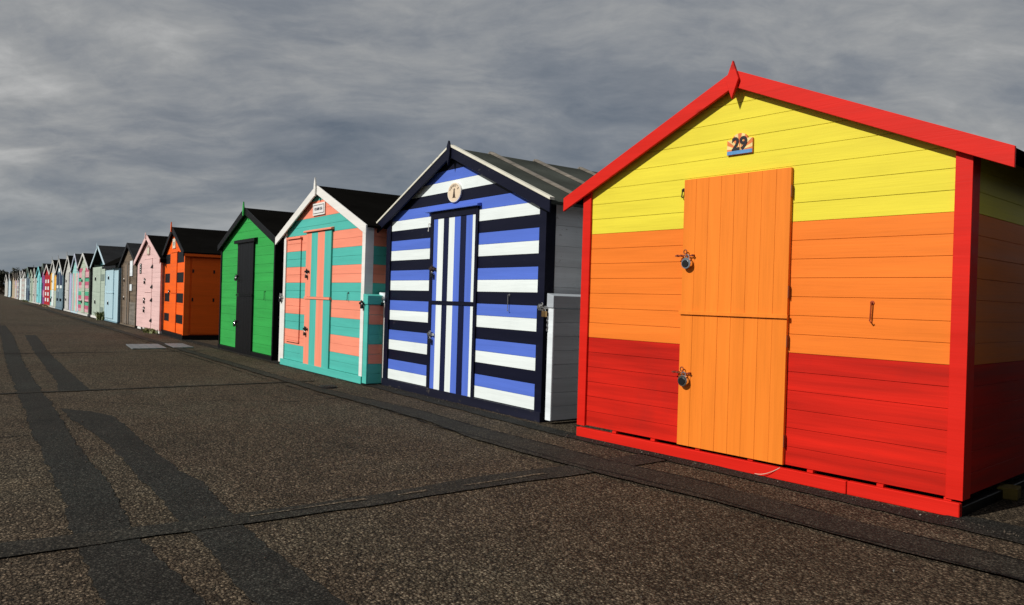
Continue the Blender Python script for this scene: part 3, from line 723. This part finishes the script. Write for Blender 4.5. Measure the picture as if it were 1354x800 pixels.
# ------------------------------------------------------------------ ground
def aggregate(name, scale, base, light, dk, rough=0.85, bump=0.7, dist=0.006):
    m, nt, N, L, b = new_mat(name)
    tc = N.new('ShaderNodeTexCoord').outputs['Object']
    wob = N.new('ShaderNodeTexNoise'); L.new(tc, wob.inputs['Vector']); wob.inputs['Scale'].default_value = scale * 0.9
    add = N.new('ShaderNodeVectorMath'); add.operation = 'MULTIPLY_ADD'
    L.new(wob.outputs['Color'], add.inputs[0]); add.inputs[1].default_value = (0.5 / scale,) * 3; L.new(tc, add.inputs[2])
    v = N.new('ShaderNodeTexVoronoi'); v.inputs['Scale'].default_value = scale; L.new(add.outputs[0], v.inputs['Vector'])
    v2 = N.new('ShaderNodeTexVoronoi'); v2.inputs['Scale'].default_value = scale * 2.3; L.new(add.outputs[0], v2.inputs['Vector'])
    sep = N.new('ShaderNodeSeparateColor'); L.new(v.outputs['Color'], sep.inputs[0])
    stone = ramp(N, L, sep.outputs[0], [(0.0, dk), (0.45, base), (0.85, light), (1.0, tuple(x * 1.9 for x in light))])
    edge = ramp(N, L, v.outputs['Distance'], [(0.22, 1.0), (0.62, 0.36)])
    col = mixrgb(N, L, 1.0, stone, edge, 'MULTIPLY')
    big = noise(N, L, tc, 0.45, 6, 0.62)
    bc = ramp(N, L, big, [(0.28, (0.66, 0.66, 0.66)), (0.48, (0.98, 0.92, 0.88)), (0.60, (1.0, 1.02, 1.0)), (0.75, (1.28, 1.20, 1.08))])
    col = mixrgb(N, L, 1.0, col, bc, 'MULTIPLY')
    mid = noise(N, L, tc, 3.5, 5, 0.6)
    mc = ramp(N, L, mid, [(0.3, 0.75), (0.7, 1.15)])
    col = mixrgb(N, L, 0.8, col, mc, 'MULTIPLY')
    # few pale specks
    sp = N.new('ShaderNodeTexVoronoi'); sp.inputs['Scale'].default_value = 9.0; L.new(tc, sp.inputs['Vector'])
    sm = ramp(N, L, sp.outputs['Distance'], [(0.035, 0.8), (0.055, 0.0)])
    s2 = N.new('ShaderNodeSeparateColor'); L.new(sp.outputs['Color'], s2.inputs[0])
    gate = ramp(N, L, s2.outputs[1], [(0.90, 0.0), (0.92, 1.0)])
    mul = N.new('ShaderNodeMath'); mul.operation = 'MULTIPLY'; L.new(sm, mul.inputs[0]); L.new(gate, mul.inputs[1])
    col = mixrgb(N, L, mul.outputs[0], col, (0.28, 0.25, 0.21))
    L.new(col, b.inputs['Base Color']); b.inputs['Roughness'].default_value = rough; b.inputs['Specular IOR Level'].default_value = 0.10
    inv = N.new('ShaderNodeMath'); inv.operation = 'MULTIPLY_ADD'; L.new(v.outputs['Distance'], inv.inputs[0]); inv.inputs[1].default_value = -1.0
    m2 = N.new('ShaderNodeMath'); m2.operation = 'MULTIPLY'; L.new(v2.outputs['Distance'], m2.inputs[0]); m2.inputs[1].default_value = -0.35
    L.new(m2.outputs[0], inv.inputs[2])
    bp = N.new('ShaderNodeBump'); bp.inputs['Strength'].default_value = bump; bp.inputs['Distance'].default_value = dist
    L.new(inv.outputs[0], bp.inputs['Height']); L.new(bp.outputs[0], b.inputs['Normal'])
    return m
ground_mat = aggregate('exposed_aggregate_concrete', 74, (0.098, 0.077, 0.053), (0.160, 0.129, 0.092), (0.036, 0.029, 0.0215), bump=1.0, dist=0.014)
tar_mat = aggregate('patched_asphalt', 85, (0.036, 0.036, 0.032), (0.060, 0.060, 0.052), (0.018, 0.018, 0.017), bump=0.5, dist=0.005)
tar_dark = aggregate('dark_asphalt', 110, (0.031, 0.0305, 0.027), (0.050, 0.049, 0.043), (0.017, 0.017, 0.0155), bump=0.5, dist=0.005)
tar_worn = aggregate('worn_asphalt_strip', 110, (0.036, 0.035, 0.030), (0.062, 0.058, 0.048), (0.019, 0.0185, 0.016), bump=0.4, dist=0.004)
tan_mat = aggregate('worn_mortar', 80, (0.16, 0.13, 0.09), (0.24, 0.2, 0.15), (0.08, 0.065, 0.05), bump=0.4, dist=0.004)
crack_mat = aggregate('tar_crack', 80, (0.014, 0.014, 0.013), (0.02, 0.02, 0.02), (0.008, 0.008, 0.008), bump=0.4, dist=0.004)

mb = MB(); mb.add([(-900, -500, 0), (300, -500, 0), (300, 700, 0), (-900, 700, 0)], [(0, 1, 2, 3)], ground_mat)
g = mb.build('promenade_paving'); tag(g, kind='structure')

def sheet(name, left, right, mat, z, jit=0.012, step=0.12):
    """a ragged-edged strip between two polylines of ground points"""
    def dens(pl):
        out = []
        for a, b in zip(pl, pl[1:]):
            n = max(1, int(math.hypot(b[0] - a[0], b[1] - a[1]) / step))
            for k in range(n):
                t = k / n; out.append((a[0] + t * (b[0] - a[0]), a[1] + t * (b[1] - a[1])))
        out.append(pl[-1]); return out
    def lens(pl):
        d = [0]
        for a, b in zip(pl, pl[1:]): d.append(d[-1] + math.hypot(b[0] - a[0], b[1] - a[1]))
        return d
    def at(pl, t):
        d = lens(pl); T = t * d[-1]
        for i in range(len(pl) - 1):
            if T <= d[i + 1] + 1e-9:
                q = (T - d[i]) / max(1e-9, d[i + 1] - d[i]); return (pl[i][0] + q * (pl[i + 1][0] - pl[i][0]), pl[i][1] + q * (pl[i + 1][1] - pl[i][1]))
        return pl[-1]
    n = max(2, int(lens(left)[-1] / step)); vs = []; fs = []
    w1 = w2 = 0
    for k in range(n + 1):
        t = k / n
        w1 = w1 * 0.55 + random.uniform(-jit, jit); w2 = w2 * 0.55 + random.uniform(-jit, jit)
        a = at(left, t); b = at(right, t)
        d = Vector((b[0] - a[0], b[1] - a[1])); d.normalize()
        vs.append((a[0] + d.x * w1, a[1] + d.y * w1, z)); vs.append((b[0] + d.x * w2, b[1] + d.y * w2, z))
    for k in range(n): fs.append((2 * k, 2 * k + 1, 2 * k + 3, 2 * k + 2))
    m = MB(); m.add(vs, fs, mat); o = m.build(name)
    for p in o.data.polygons:
        if p.normal.z < 0: p.flip()
    return tag(o, kind='structure')

Z1, Z2, Z3, Z4 = 0.004, 0.008, 0.012, 0.016
sheet('asphalt_patch', [(-26, 1.0), (-20.5, 0.86), (-13.5, 0.64), (-9.35, 0.56), (-7.97, 0.54), (-6.59, 0.51), (-5.0, 0.50), (-4.01, 0.47), (-3.0, 0.47), (-2.0, 0.45), (3, 0.44)],
      [(-26, 1.2), (-20.5, 1.10), (-13.5, 0.86), (-9.58, 0.80), (-7.97, 0.79), (-6.46, 0.75), (-5.0, 0.76), (-4.01, 0.72), (-3.0, 0.76), (-2.0, 0.80), (3, 0.80)], tar_dark, Z1, 0.013, 0.045)
sheet('asphalt_patch', [(-8.3, 0.84), (-7.59, 0.84), (-6.92, 0.91), (-6.37, 0.94), (-5.0, 0.94), (-3.9, 0.94), (-3.0, 0.93), (-2.0, 0.94), (3, 0.94)],
      [(-8.0, 1.06), (-7.66, 1.18), (-7.09, 1.19), (-6.24, 1.18), (-5.1, 1.19), (-4.79, 1.24), (-4.14, 1.20), (-3.4, 1.17), (-2.6, 1.22), (-1.9, 1.27), (3, 1.3)], tar_dark, Z1, 0.013, 0.045)
sheet('asphalt_patch', [(-21, 1.34), (-18.4, 1.25), (-14.86, 1.12), (-10.68, 1.03), (-9.65, 0.94)], [(-21, 1.56), (-19.0, 1.50), (-14.41, 1.33), (-11.54, 1.28), (-9.65, 1.27)], tar_dark, Z1)
def cross(x, w, y0, y1, mat, z, dx=0.0):
    sheet('pavement_joint', [(x - w / 2, y0), (x - w / 2 + dx, y1)], [(x + w / 2, y0), (x + w / 2 + dx, y1)], mat, z, 0.008)
sheet('pavement_joint', [(-4.06, -6), (-4.06, 0.19), (-4.02, 0.46), (-3.97, 1.34), (-3.99, 2.0), (-4.06, 2.77), (-4.03, 3.6), (-4.09, 4.3)],
      [(-3.84, -6), (-3.83, 0.18), (-3.83, 0.44), (-3.80, 1.29), (-3.79, 1.93), (-3.81, 2.56), (-3.80, 3.44), (-3.80, 4.3)], tar_worn, Z2, 0.01)
for y0, y1 in ((1.25, 1.9), (2.1, 2.3), (2.55, 3.2)):
    sheet('pavement_joint', [(-3.915, y0), (-3.93, y1)], [(-3.90, y0), (-3.905, y1)], tan_mat, Z3, 0.004, 0.04)
for x in (-9.66, -15.3, -27.0, 1.9): cross(x, 0.07, -4, 3.9, tar_worn, Z2)
cross(-6.9, 0.014, -3, 0.5, crack_mat, Z1); cross(-5.55, 0.010, -3, 0.5, crack_mat, Z1, 0.12)
sheet('pavement_crack', [(-8.6, 1.25), (-8.2, 1.7), (-8.35, 2.3), (-7.9, 2.9), (-8.0, 3.5)], [(-8.59, 1.25), (-8.185, 1.7), (-8.337, 2.3), (-7.888, 2.9), (-7.99, 3.5)], crack_mat, Z1, 0.006, 0.05)
sheet('pavement_joint', [(-60, 3.75), (-30, 3.72), (-8.73, 3.66), (-7.53, 3.77), (-6.65, 3.84), (-5.69, 3.81), (-4.78, 3.86), (-4.02, 3.87), (-3.17, 3.98), (-2.18, 3.98), (-1.4, 4.05), (3, 4.2)],
      [(-60, 3.55), (-30, 3.52), (-8.43, 3.50), (-7.14, 3.56), (-6.18, 3.57), (-5.17, 3.46), (-4.32, 3.49), (-3.66, 3.53), (-2.86, 3.62), (-2.0, 3.66), (-1.29, 3.75), (3, 3.9)], tar_worn, Z3 + 0.002, 0.01)
for off in (0.0, -0.3):
    pl_ = [(-60, 3.75), (-8.73, 3.66), (-7.53, 3.77), (-6.65, 3.84), (-5.69, 3.81), (-4.78, 3.86), (-4.02, 3.87), (-3.17, 3.98), (-2.18, 3.98), (-1.4, 4.05), (3, 4.2)]
    sheet('pavement_joint', [(x, y + off + 0.007) for x, y in pl_], [(x, y + off - 0.007) for x, y in pl_], crack_mat, Z4, 0.007, 0.06)
sheet('pavement_joint', [(-60, 4.34), (-9, 4.52), (-5.0, 4.40), (-4.0, 4.47), (-2.77, 4.48), (-2.02, 4.52), (-1.9, 4.70), (2, 4.9)],
      [(-60, 4.16), (-9, 4.28), (-5.0, 4.22), (-4.0, 4.28), (-2.77, 4.32), (-2.02, 4.34), (-1.8, 4.36), (2, 4.4)], tar_dark, Z2, 0.012)

# metal covers set in the paving
galv = plain('galvanised_plate', (0.19, 0.21, 0.22), 0.55, 0.5, 0.2, 12, 0.2)
def plate(quad, label, name='access_cover'):
    m = MB(); m.prism(quad, 0.0, 0.022, galv, 'z')
    o = m.build(name, None, 0.004); tag(o, label, 'access cover', 'steel access covers in the paving')
    r = MB()
    cx = sum(p[0] for p in quad) / 4; cy = sum(p[1] for p in quad) / 4
    inner = [((p[0] - cx) * 0.9 + cx, (p[1] - cy) * 0.9 + cy) for p in quad]
    for i in range(1, 4):
        t = i / 4
        a = (inner[0][0] + t * (inner[3][0] - inner[0][0]), inner[0][1] + t * (inner[3][1] - inner[0][1]))
        b = (inner[1][0] + t * (inner[2][0] - inner[1][0]), inner[1][1] + t * (inner[2][1] - inner[1][1]))
        r.prism([(a[0] - 0.012, a[1]), (b[0] - 0.012, b[1]), (b[0] + 0.012, b[1]), (a[0] + 0.012, a[1])], 0.021, 0.027, plain('plate_groove', (0.12, 0.13, 0.14), 0.6, 0.4), 'z')
    r.build('seam', o)
plate([(-17.2, 2.86), (-15.95, 2.76), (-15.95, 3.38), (-17.2, 3.47)], 'larger grey steel access cover lying in front of the green hut')
plate([(-17.3, 3.62), (-16.1, 3.54), (-16.1, 3.92), (-17.3, 3.98)], 'smaller grey steel access cover lying closer to the orange hut')
m = MB(); n = 20
m.prism([(-8.95 + 0.13 * math.cos(2 * math.pi * k / n), 3.78 + 0.11 * math.sin(2 * math.pi * k / n)) for k in range(n)], 0.0, 0.02, plain('cast_iron', (0.02, 0.02, 0.02), 0.6, 0.6), 'z')
dr = m.build('drain_cover'); tag(dr, 'small round cast iron drain cover in the paving by the blue striped hut', 'drain cover')
m = MB()
for k in range(-2, 3): m.box(-8.95 - 0.07, -8.95 + 0.07, 3.78 + k * 0.035 - 0.008, 3.78 + k * 0.035 + 0.008, 0.019, 0.026, plain('cast_iron', (0.02, 0.02, 0.02), 0.6, 0.6))
m.build('slot_rib', dr)
# timber block in the gap beside hut 29
m = MB(); m.prism([(-2.01, 5.33), (-1.90, 5.36), (-1.93, 5.50), (-2.04, 5.47)], 0.0, 0.075, paint('mossy_yellow_timber', (0.16, 0.12, 0.03), 0.7, 0.2), 'z')
tag(m.build('timber_block', None, 0.006), 'small mossy yellow timber block on the ground beside the shaded side of hut 29', 'timber block')

# loose grit and small stones gathered along the plinths and joints
grit = plain('grit_stone', (0.075, 0.058, 0.042), 0.85, 0, 0.4, 9)
grit_pale = plain('pale_grit_stone', (0.27, 0.24, 0.20), 0.85, 0, 0.3, 9)
m = MB(); rg = random.Random(99)
def base_y(x):
    if x > -1.9: return 4.55
    if x > -4.95: return 4.33 + (x + 4.91) * 0.078
    if x > -8.95: return 4.50
    if x > -12.2: return 4.29
    if x > -16.1: return 4.36
    return 4.33
for i in range(900):
    x = -30 * rg.random() ** 1.4 - 1.0 if i < 760 else rg.uniform(-9, -1.5)
    y = base_y(x) - abs(rg.gauss(0, 0.07)) - 0.012 if i < 760 else rg.uniform(0.0, 4.0)
    r = rg.uniform(0.003, 0.007) * (1.6 if rg.random() < 0.06 else 1)
    z = 0.012 + r * 0.15
    a = rg.uniform(0, 6.28); st = rg.uniform(0.6, 1.4)
    pts_ = [(math.cos(a + k * 1.5708) * r * (st if k % 2 else 1), math.sin(a + k * 1.5708) * r * (st if k % 2 else 1)) for k in range(4)]
    vs = [(x + p[0], y + p[1], z) for p in pts_] + [(x + r * 0.2, y, z + r * 0.7), (x, y, 0.002)]
    m.add(vs, [(0, 1, 4), (1, 2, 4), (2, 3, 4), (3, 0, 4), (1, 0, 5), (2, 1, 5), (3, 2, 5), (0, 3, 5)], grit_pale if rg.random() < 0.025 else grit)
tag(m.build('gravel'), 'loose grit and small stones along the bases of the huts', 'gravel', kind='stuff')
# a pale bit of string caught on the plinth of hut 29
m = MB(); u0 = 1.72
hx = lambda u, y: (-4.91 + u * math.cos(R(4.5)) - y * math.sin(R(4.5)), 4.394 + u * math.sin(R(4.5)) + y * math.cos(R(4.5)))
m.tube([(*hx(u0 + 0.02 * k, -0.046 - 0.012 * math.sin(k * 0.5)), 0.012 + 0.0009 * k * k) for k in range(10)], 0.0022, plain('pale_string', (0.6, 0.5, 0.38), 0.8), 6)
tag(m.build('string', None, 0, True), 'short pale string curling against the red plinth rail below the orange door', 'string')
# ------------------------------------------------------------------ weeds along the plinths
def leaf_mat(name, a, b_):
    m, nt, N, L, b = new_mat(name)
    tc = N.new('ShaderNodeTexCoord').outputs['Object']
    n = noise(N, L, tc, 6.0, 3); col = ramp(N, L, n, [(0.3, a), (0.7, b_)])
    L.new(col, b.inputs['Base Color']); b.inputs['Roughness'].default_value = 0.6
    return m
weed_m = leaf_mat('weed_leaves', (0.06, 0.09, 0.022), (0.18, 0.19, 0.05))
dry_m = leaf_mat('dry_grass_blades', (0.13, 0.10, 0.045), (0.26, 0.20, 0.09))
def weed(name, label, x, y, w, hgt, n, mat, cat='weed'):
    m = MB(); rg = random.Random(int(abs(x) * 100))
    for i in range(n):
        bx = x + rg.gauss(0, w * 0.35); by = y + rg.gauss(0, 0.06); a = rg.uniform(0, 6.28); le = rg.uniform(0.4, 1) * hgt
        lx, ly = math.cos(a) * le * 0.6, math.sin(a) * le * 0.6; wd = rg.uniform(0.006, 0.016) * (1 + hgt)
        px, py = -math.sin(a) * wd, math.cos(a) * wd
        vs = [(bx - px, by - py, 0), (bx + px, by + py, 0), (bx + lx * 0.5 + px * 1.2, by + ly * 0.5 + py * 1.2, le * 0.7), (bx + lx * 0.5 - px * 1.2, by + ly * 0.5 - py * 1.2, le * 0.7), (bx + lx, by + ly, le * rg.uniform(0.75, 1.0))]
        m.add(vs, [(0, 1, 2, 3), (3, 2, 4)], mat)
    return tag(m.build(name), label, cat, 'weeds growing along the hut bases')
weed('weed_clump', 'low green weed growing under the front of the pale pink hut', -22.1, 4.27, 0.8, 0.13, 220, weed_m)
weed('weed_clump', 'bushy weed between the mint and the pale blue huts', -30.75, 4.25, 0.35, 0.40, 90, weed_m)
weed('weed_clump', 'yellowish grass tuft along the base of the cherry red hut', -51.5, 4.2, 2.6, 0.14, 300, dry_m)
weed('weed_clump', 'thin strip of grass in front of the grey chequered hut', -66.5, 4.2, 2.6, 0.12, 300, weed_m)

# ------------------------------------------------------------------ trees and bushes beyond the far end
crown_m = leaf_mat('dark_tree_leaves', (0.014, 0.020, 0.010), (0.034, 0.040, 0.018))
rust_m = leaf_mat('rusty_bush_leaves', (0.07, 0.045, 0.022), (0.15, 0.10, 0.05))
bark_m = bare_wood('tree_bark', (0.05, 0.04, 0.03), True)
def tree(label, x, y, hgt, rad, seed, mat, low=0.15, n=1500, name='far_tree', cat='tree', group='trees beyond the far end of the row', leaf=0.16):
    rg = random.Random(seed)
    root = empty(name, (x, y, 0)); tag(root, label, cat, group)
    t = MB(); t.tube([(0, 0, 0), (0.05, 0.03, hgt * 0.3), (-0.04, 0.06, hgt * 0.6), (0.02, 0, hgt * 0.85)], [0.13, 0.10, 0.07, 0.02], bark_m, 8)
    for k in range(5):
        a = rg.uniform(0, 6.28); z = hgt * rg.uniform(0.25, 0.6)
        t.tube([(0, 0, z), (math.cos(a) * rad * 0.4, math.sin(a) * rad * 0.4, z + hgt * 0.13), (math.cos(a) * rad * 0.75, math.sin(a) * rad * 0.75, z + hgt * 0.2)], [0.06, 0.04, 0.012], bark_m, 6)
    t.build('trunk', root)
    m = MB(); cl = []
    for k in range(22):
        a = rg.uniform(0, 6.28); rr = rad * math.sqrt(rg.uniform(0.02, 1)) * 0.85; z = hgt * rg.uniform(low + 0.1, 0.9)
        zz = (z / hgt - 0.5) * 2; rr *= math.sqrt(max(0.15, 1 - zz * zz * 0.8))
        cl.append((math.cos(a) * rr, math.sin(a) * rr, z, rg.uniform(0.22, 0.42) * rad))
    for i in range(n):
        c = rg.choice(cl); d = Vector((rg.gauss(0, 1), rg.gauss(0, 1), rg.gauss(0, 0.8))).normalized() * c[3] * rg.uniform(0.5, 1.05)
        p = Vector(c[:3]) + d
        if p.z < 0.05: continue
        u = Vector((rg.gauss(0, 1), rg.gauss(0, 1), rg.gauss(0, 1))).normalized(); w = u.orthogonal().normalized(); s_ = leaf * rg.uniform(0.6, 1.3)
        m.add([p - u * s_, p + w * s_ * 0.5, p + u * s_, p - w * s_ * 0.5], [(0, 1, 2, 3)], mat)
    m.build('crown', root)
    return root
TL = [(-128, 3.2, 3.3, 1.7, 'dark bushy tree standing leftmost beyond the row'), (-131, 5.4, 3.35, 1.8, 'dark tree with rounded crown left of the white end hut'),
      (-128, 7.6, 3.6, 1.7, 'tallest dark tree rising behind the white end hut'), (-133, 9.8, 3.5, 1.7, 'dark tree showing behind the light blue hut roof'),
      (-136, 11.9, 3.4, 1.6, 'dark tree showing behind the ochre hut roof'), (-134, 1.3, 3.3, 1.7, 'dark tree cut by the left edge of the view')]
for i, (x, y, hg, rd, lb) in enumerate(TL): tree(lb, x, y, hg, rd, 20 + i, crown_m, n=4200, leaf=0.12)
tree('rust brown bush at the foot of the far white hut', -108, 3.95, 1.35, 0.9, 51, rust_m, 0.0, 900, 'bush', 'bush', None, 0.09)

# ------------------------------------------------------------------ world, sun, camera
SUN_EL, SUN_AZ = 36, 6        # light travels towards +Y (the fronts) and slightly +X
w = bpy.data.worlds.new('World'); S.world = w; w.use_nodes = True
N, L = w.node_tree.nodes, w.node_tree.links
N.clear()
out = N.new('ShaderNodeOutputWorld')
sky = N.new('ShaderNodeTexSky'); sky.sky_type = 'NISHITA'; sky.sun_disc = False
sky.sun_elevation = R(SUN_EL); sky.sun_rotation = R(180 + SUN_AZ)
bg1 = N.new('ShaderNodeBackground'); bg1.inputs[1].default_value = 0.055; L.new(sky.outputs[0], bg1.inputs[0])
tc = N.new('ShaderNodeTexCoord').outputs['Generated']
sep = N.new('ShaderNodeSeparateXYZ'); L.new(tc, sep.inputs[0])
def math_(op, a, b=None):
    n = N.new('ShaderNodeMath'); n.operation = op
    for i, v in enumerate((a, b)):
        if v is None: continue
        if hasattr(v, 'is_linked'): L.new(v, n.inputs[i])
        else: n.inputs[i].default_value = v
    return n.outputs[0]
zc = math_('ADD', math_('MAXIMUM', sep.outputs[2], 0.0), 0.30)
px = math_('DIVIDE', sep.outputs[0], zc); py = math_('DIVIDE', sep.outputs[1], zc)
cmb = N.new('ShaderNodeCombineXYZ'); L.new(px, cmb.inputs[0]); L.new(py, cmb.inputs[1])
P = cmb.outputs[0]
mp = N.new('ShaderNodeMapping'); L.new(P, mp.inputs[0]); mp.inputs['Rotation'].default_value = (0, 0, R(-53.6)); P = mp.outputs[0]
wn = N.new('ShaderNodeTexNoise'); L.new(P, wn.inputs['Vector']); wn.inputs['Scale'].default_value = 1.6; wn.inputs['Detail'].default_value = 4
wv = N.new('ShaderNodeVectorMath'); wv.operation = 'MULTIPLY_ADD'; L.new(wn.outputs['Color'], wv.inputs[0]); wv.inputs[1].default_value = (0.40, 0.30, 0); L.new(P, wv.inputs[2])
PW = wv.outputs[0]
n1 = noise(N, L, P, 0.80, 4, 0.5, (0.75, 1.2, 1), (3.1, 1.7, 0))
n2 = noise(N, L, PW, 1.8, 8, 0.58, (0.8, 1.35, 1), (0.3, 5.2, 0))
n3 = noise(N, L, PW, 5.2, 9, 0.64, (0.85, 1.4, 1), (1.3, 2.2, 0))
mixn = math_('ADD', math_('ADD', math_('MULTIPLY', n1, 0.40), math_('MULTIPLY', n2, 0.36)), math_('MULTIPLY', n3, 0.24))
ccol = ramp(N, L, mixn, [(0.37, (0.120, 0.143, 0.178)), (0.46, (0.200, 0.217, 0.243)), (0.53, (0.300, 0.308, 0.315)), (0.62, (0.47, 0.47, 0.465))])
# thinner, bluer murk low down, a property of the cloud deck seen edge on
hz = ramp(N, L, sep.outputs[2], [(0.0, 0.7), (0.15, 0.0)])
ccol = mixrgb(N, L, hz, ccol, (0.145, 0.185, 0.225))
bg2 = N.new('ShaderNodeBackground'); L.new(ccol, bg2.inputs[0]); bg2.inputs[1].default_value = 1.1
cov = ramp(N, L, n1, [(0.30, 0.86), (0.5, 0.97)])
mx = N.new('ShaderNodeMixShader'); L.new(cov, mx.inputs[0]); L.new(bg1.outputs[0], mx.inputs[1]); L.new(bg2.outputs[0], mx.inputs[2])
L.new(mx.outputs[0], out.inputs[0])

sl = bpy.data.lights.new('sun', 'SUN'); sl.energy = 4.3; sl.angle = R(0.5); sl.color = (1.0, 0.955, 0.88)
so = bpy.data.objects.new('sun', sl); C.objects.link(so)
d = Vector((math.sin(R(SUN_AZ)) * math.cos(R(SUN_EL)), math.cos(R(SUN_AZ)) * math.cos(R(SUN_EL)), -math.sin(R(SUN_EL))))
so.rotation_euler = d.to_track_quat('-Z', 'Y').to_euler()

cam = bpy.data.cameras.new('camera'); co = bpy.data.objects.new('camera', cam); C.objects.link(co)
cam.sensor_width = 36; cam.lens = 36 * 1000 / 1354; cam.clip_end = 3000; cam.clip_start = 0.05
RM = [[0.5931601710810784, 0.020215724302307152, -0.804830625618831], [0.8045255058157978, 0.022361716052985293, 0.5934969790546539], [0.029995365223655854, -0.9995455358041967, -0.0029999865000911244]]
M = Matrix(((RM[0][0], -RM[0][1], -RM[0][2], 0), (RM[1][0], -RM[1][1], -RM[1][2], 0), (RM[2][0], -RM[2][1], -RM[2][2], 1.16), (0, 0, 0, 1)))
co.matrix_world = M
S.camera = co
S.view_settings.view_transform = 'Standard'; S.view_settings.look = 'None'; S.view_settings.exposure = 0; S.view_settings.gamma = 1
S.view_settings.use_curve_mapping = False
S.cycles.max_bounces = 6
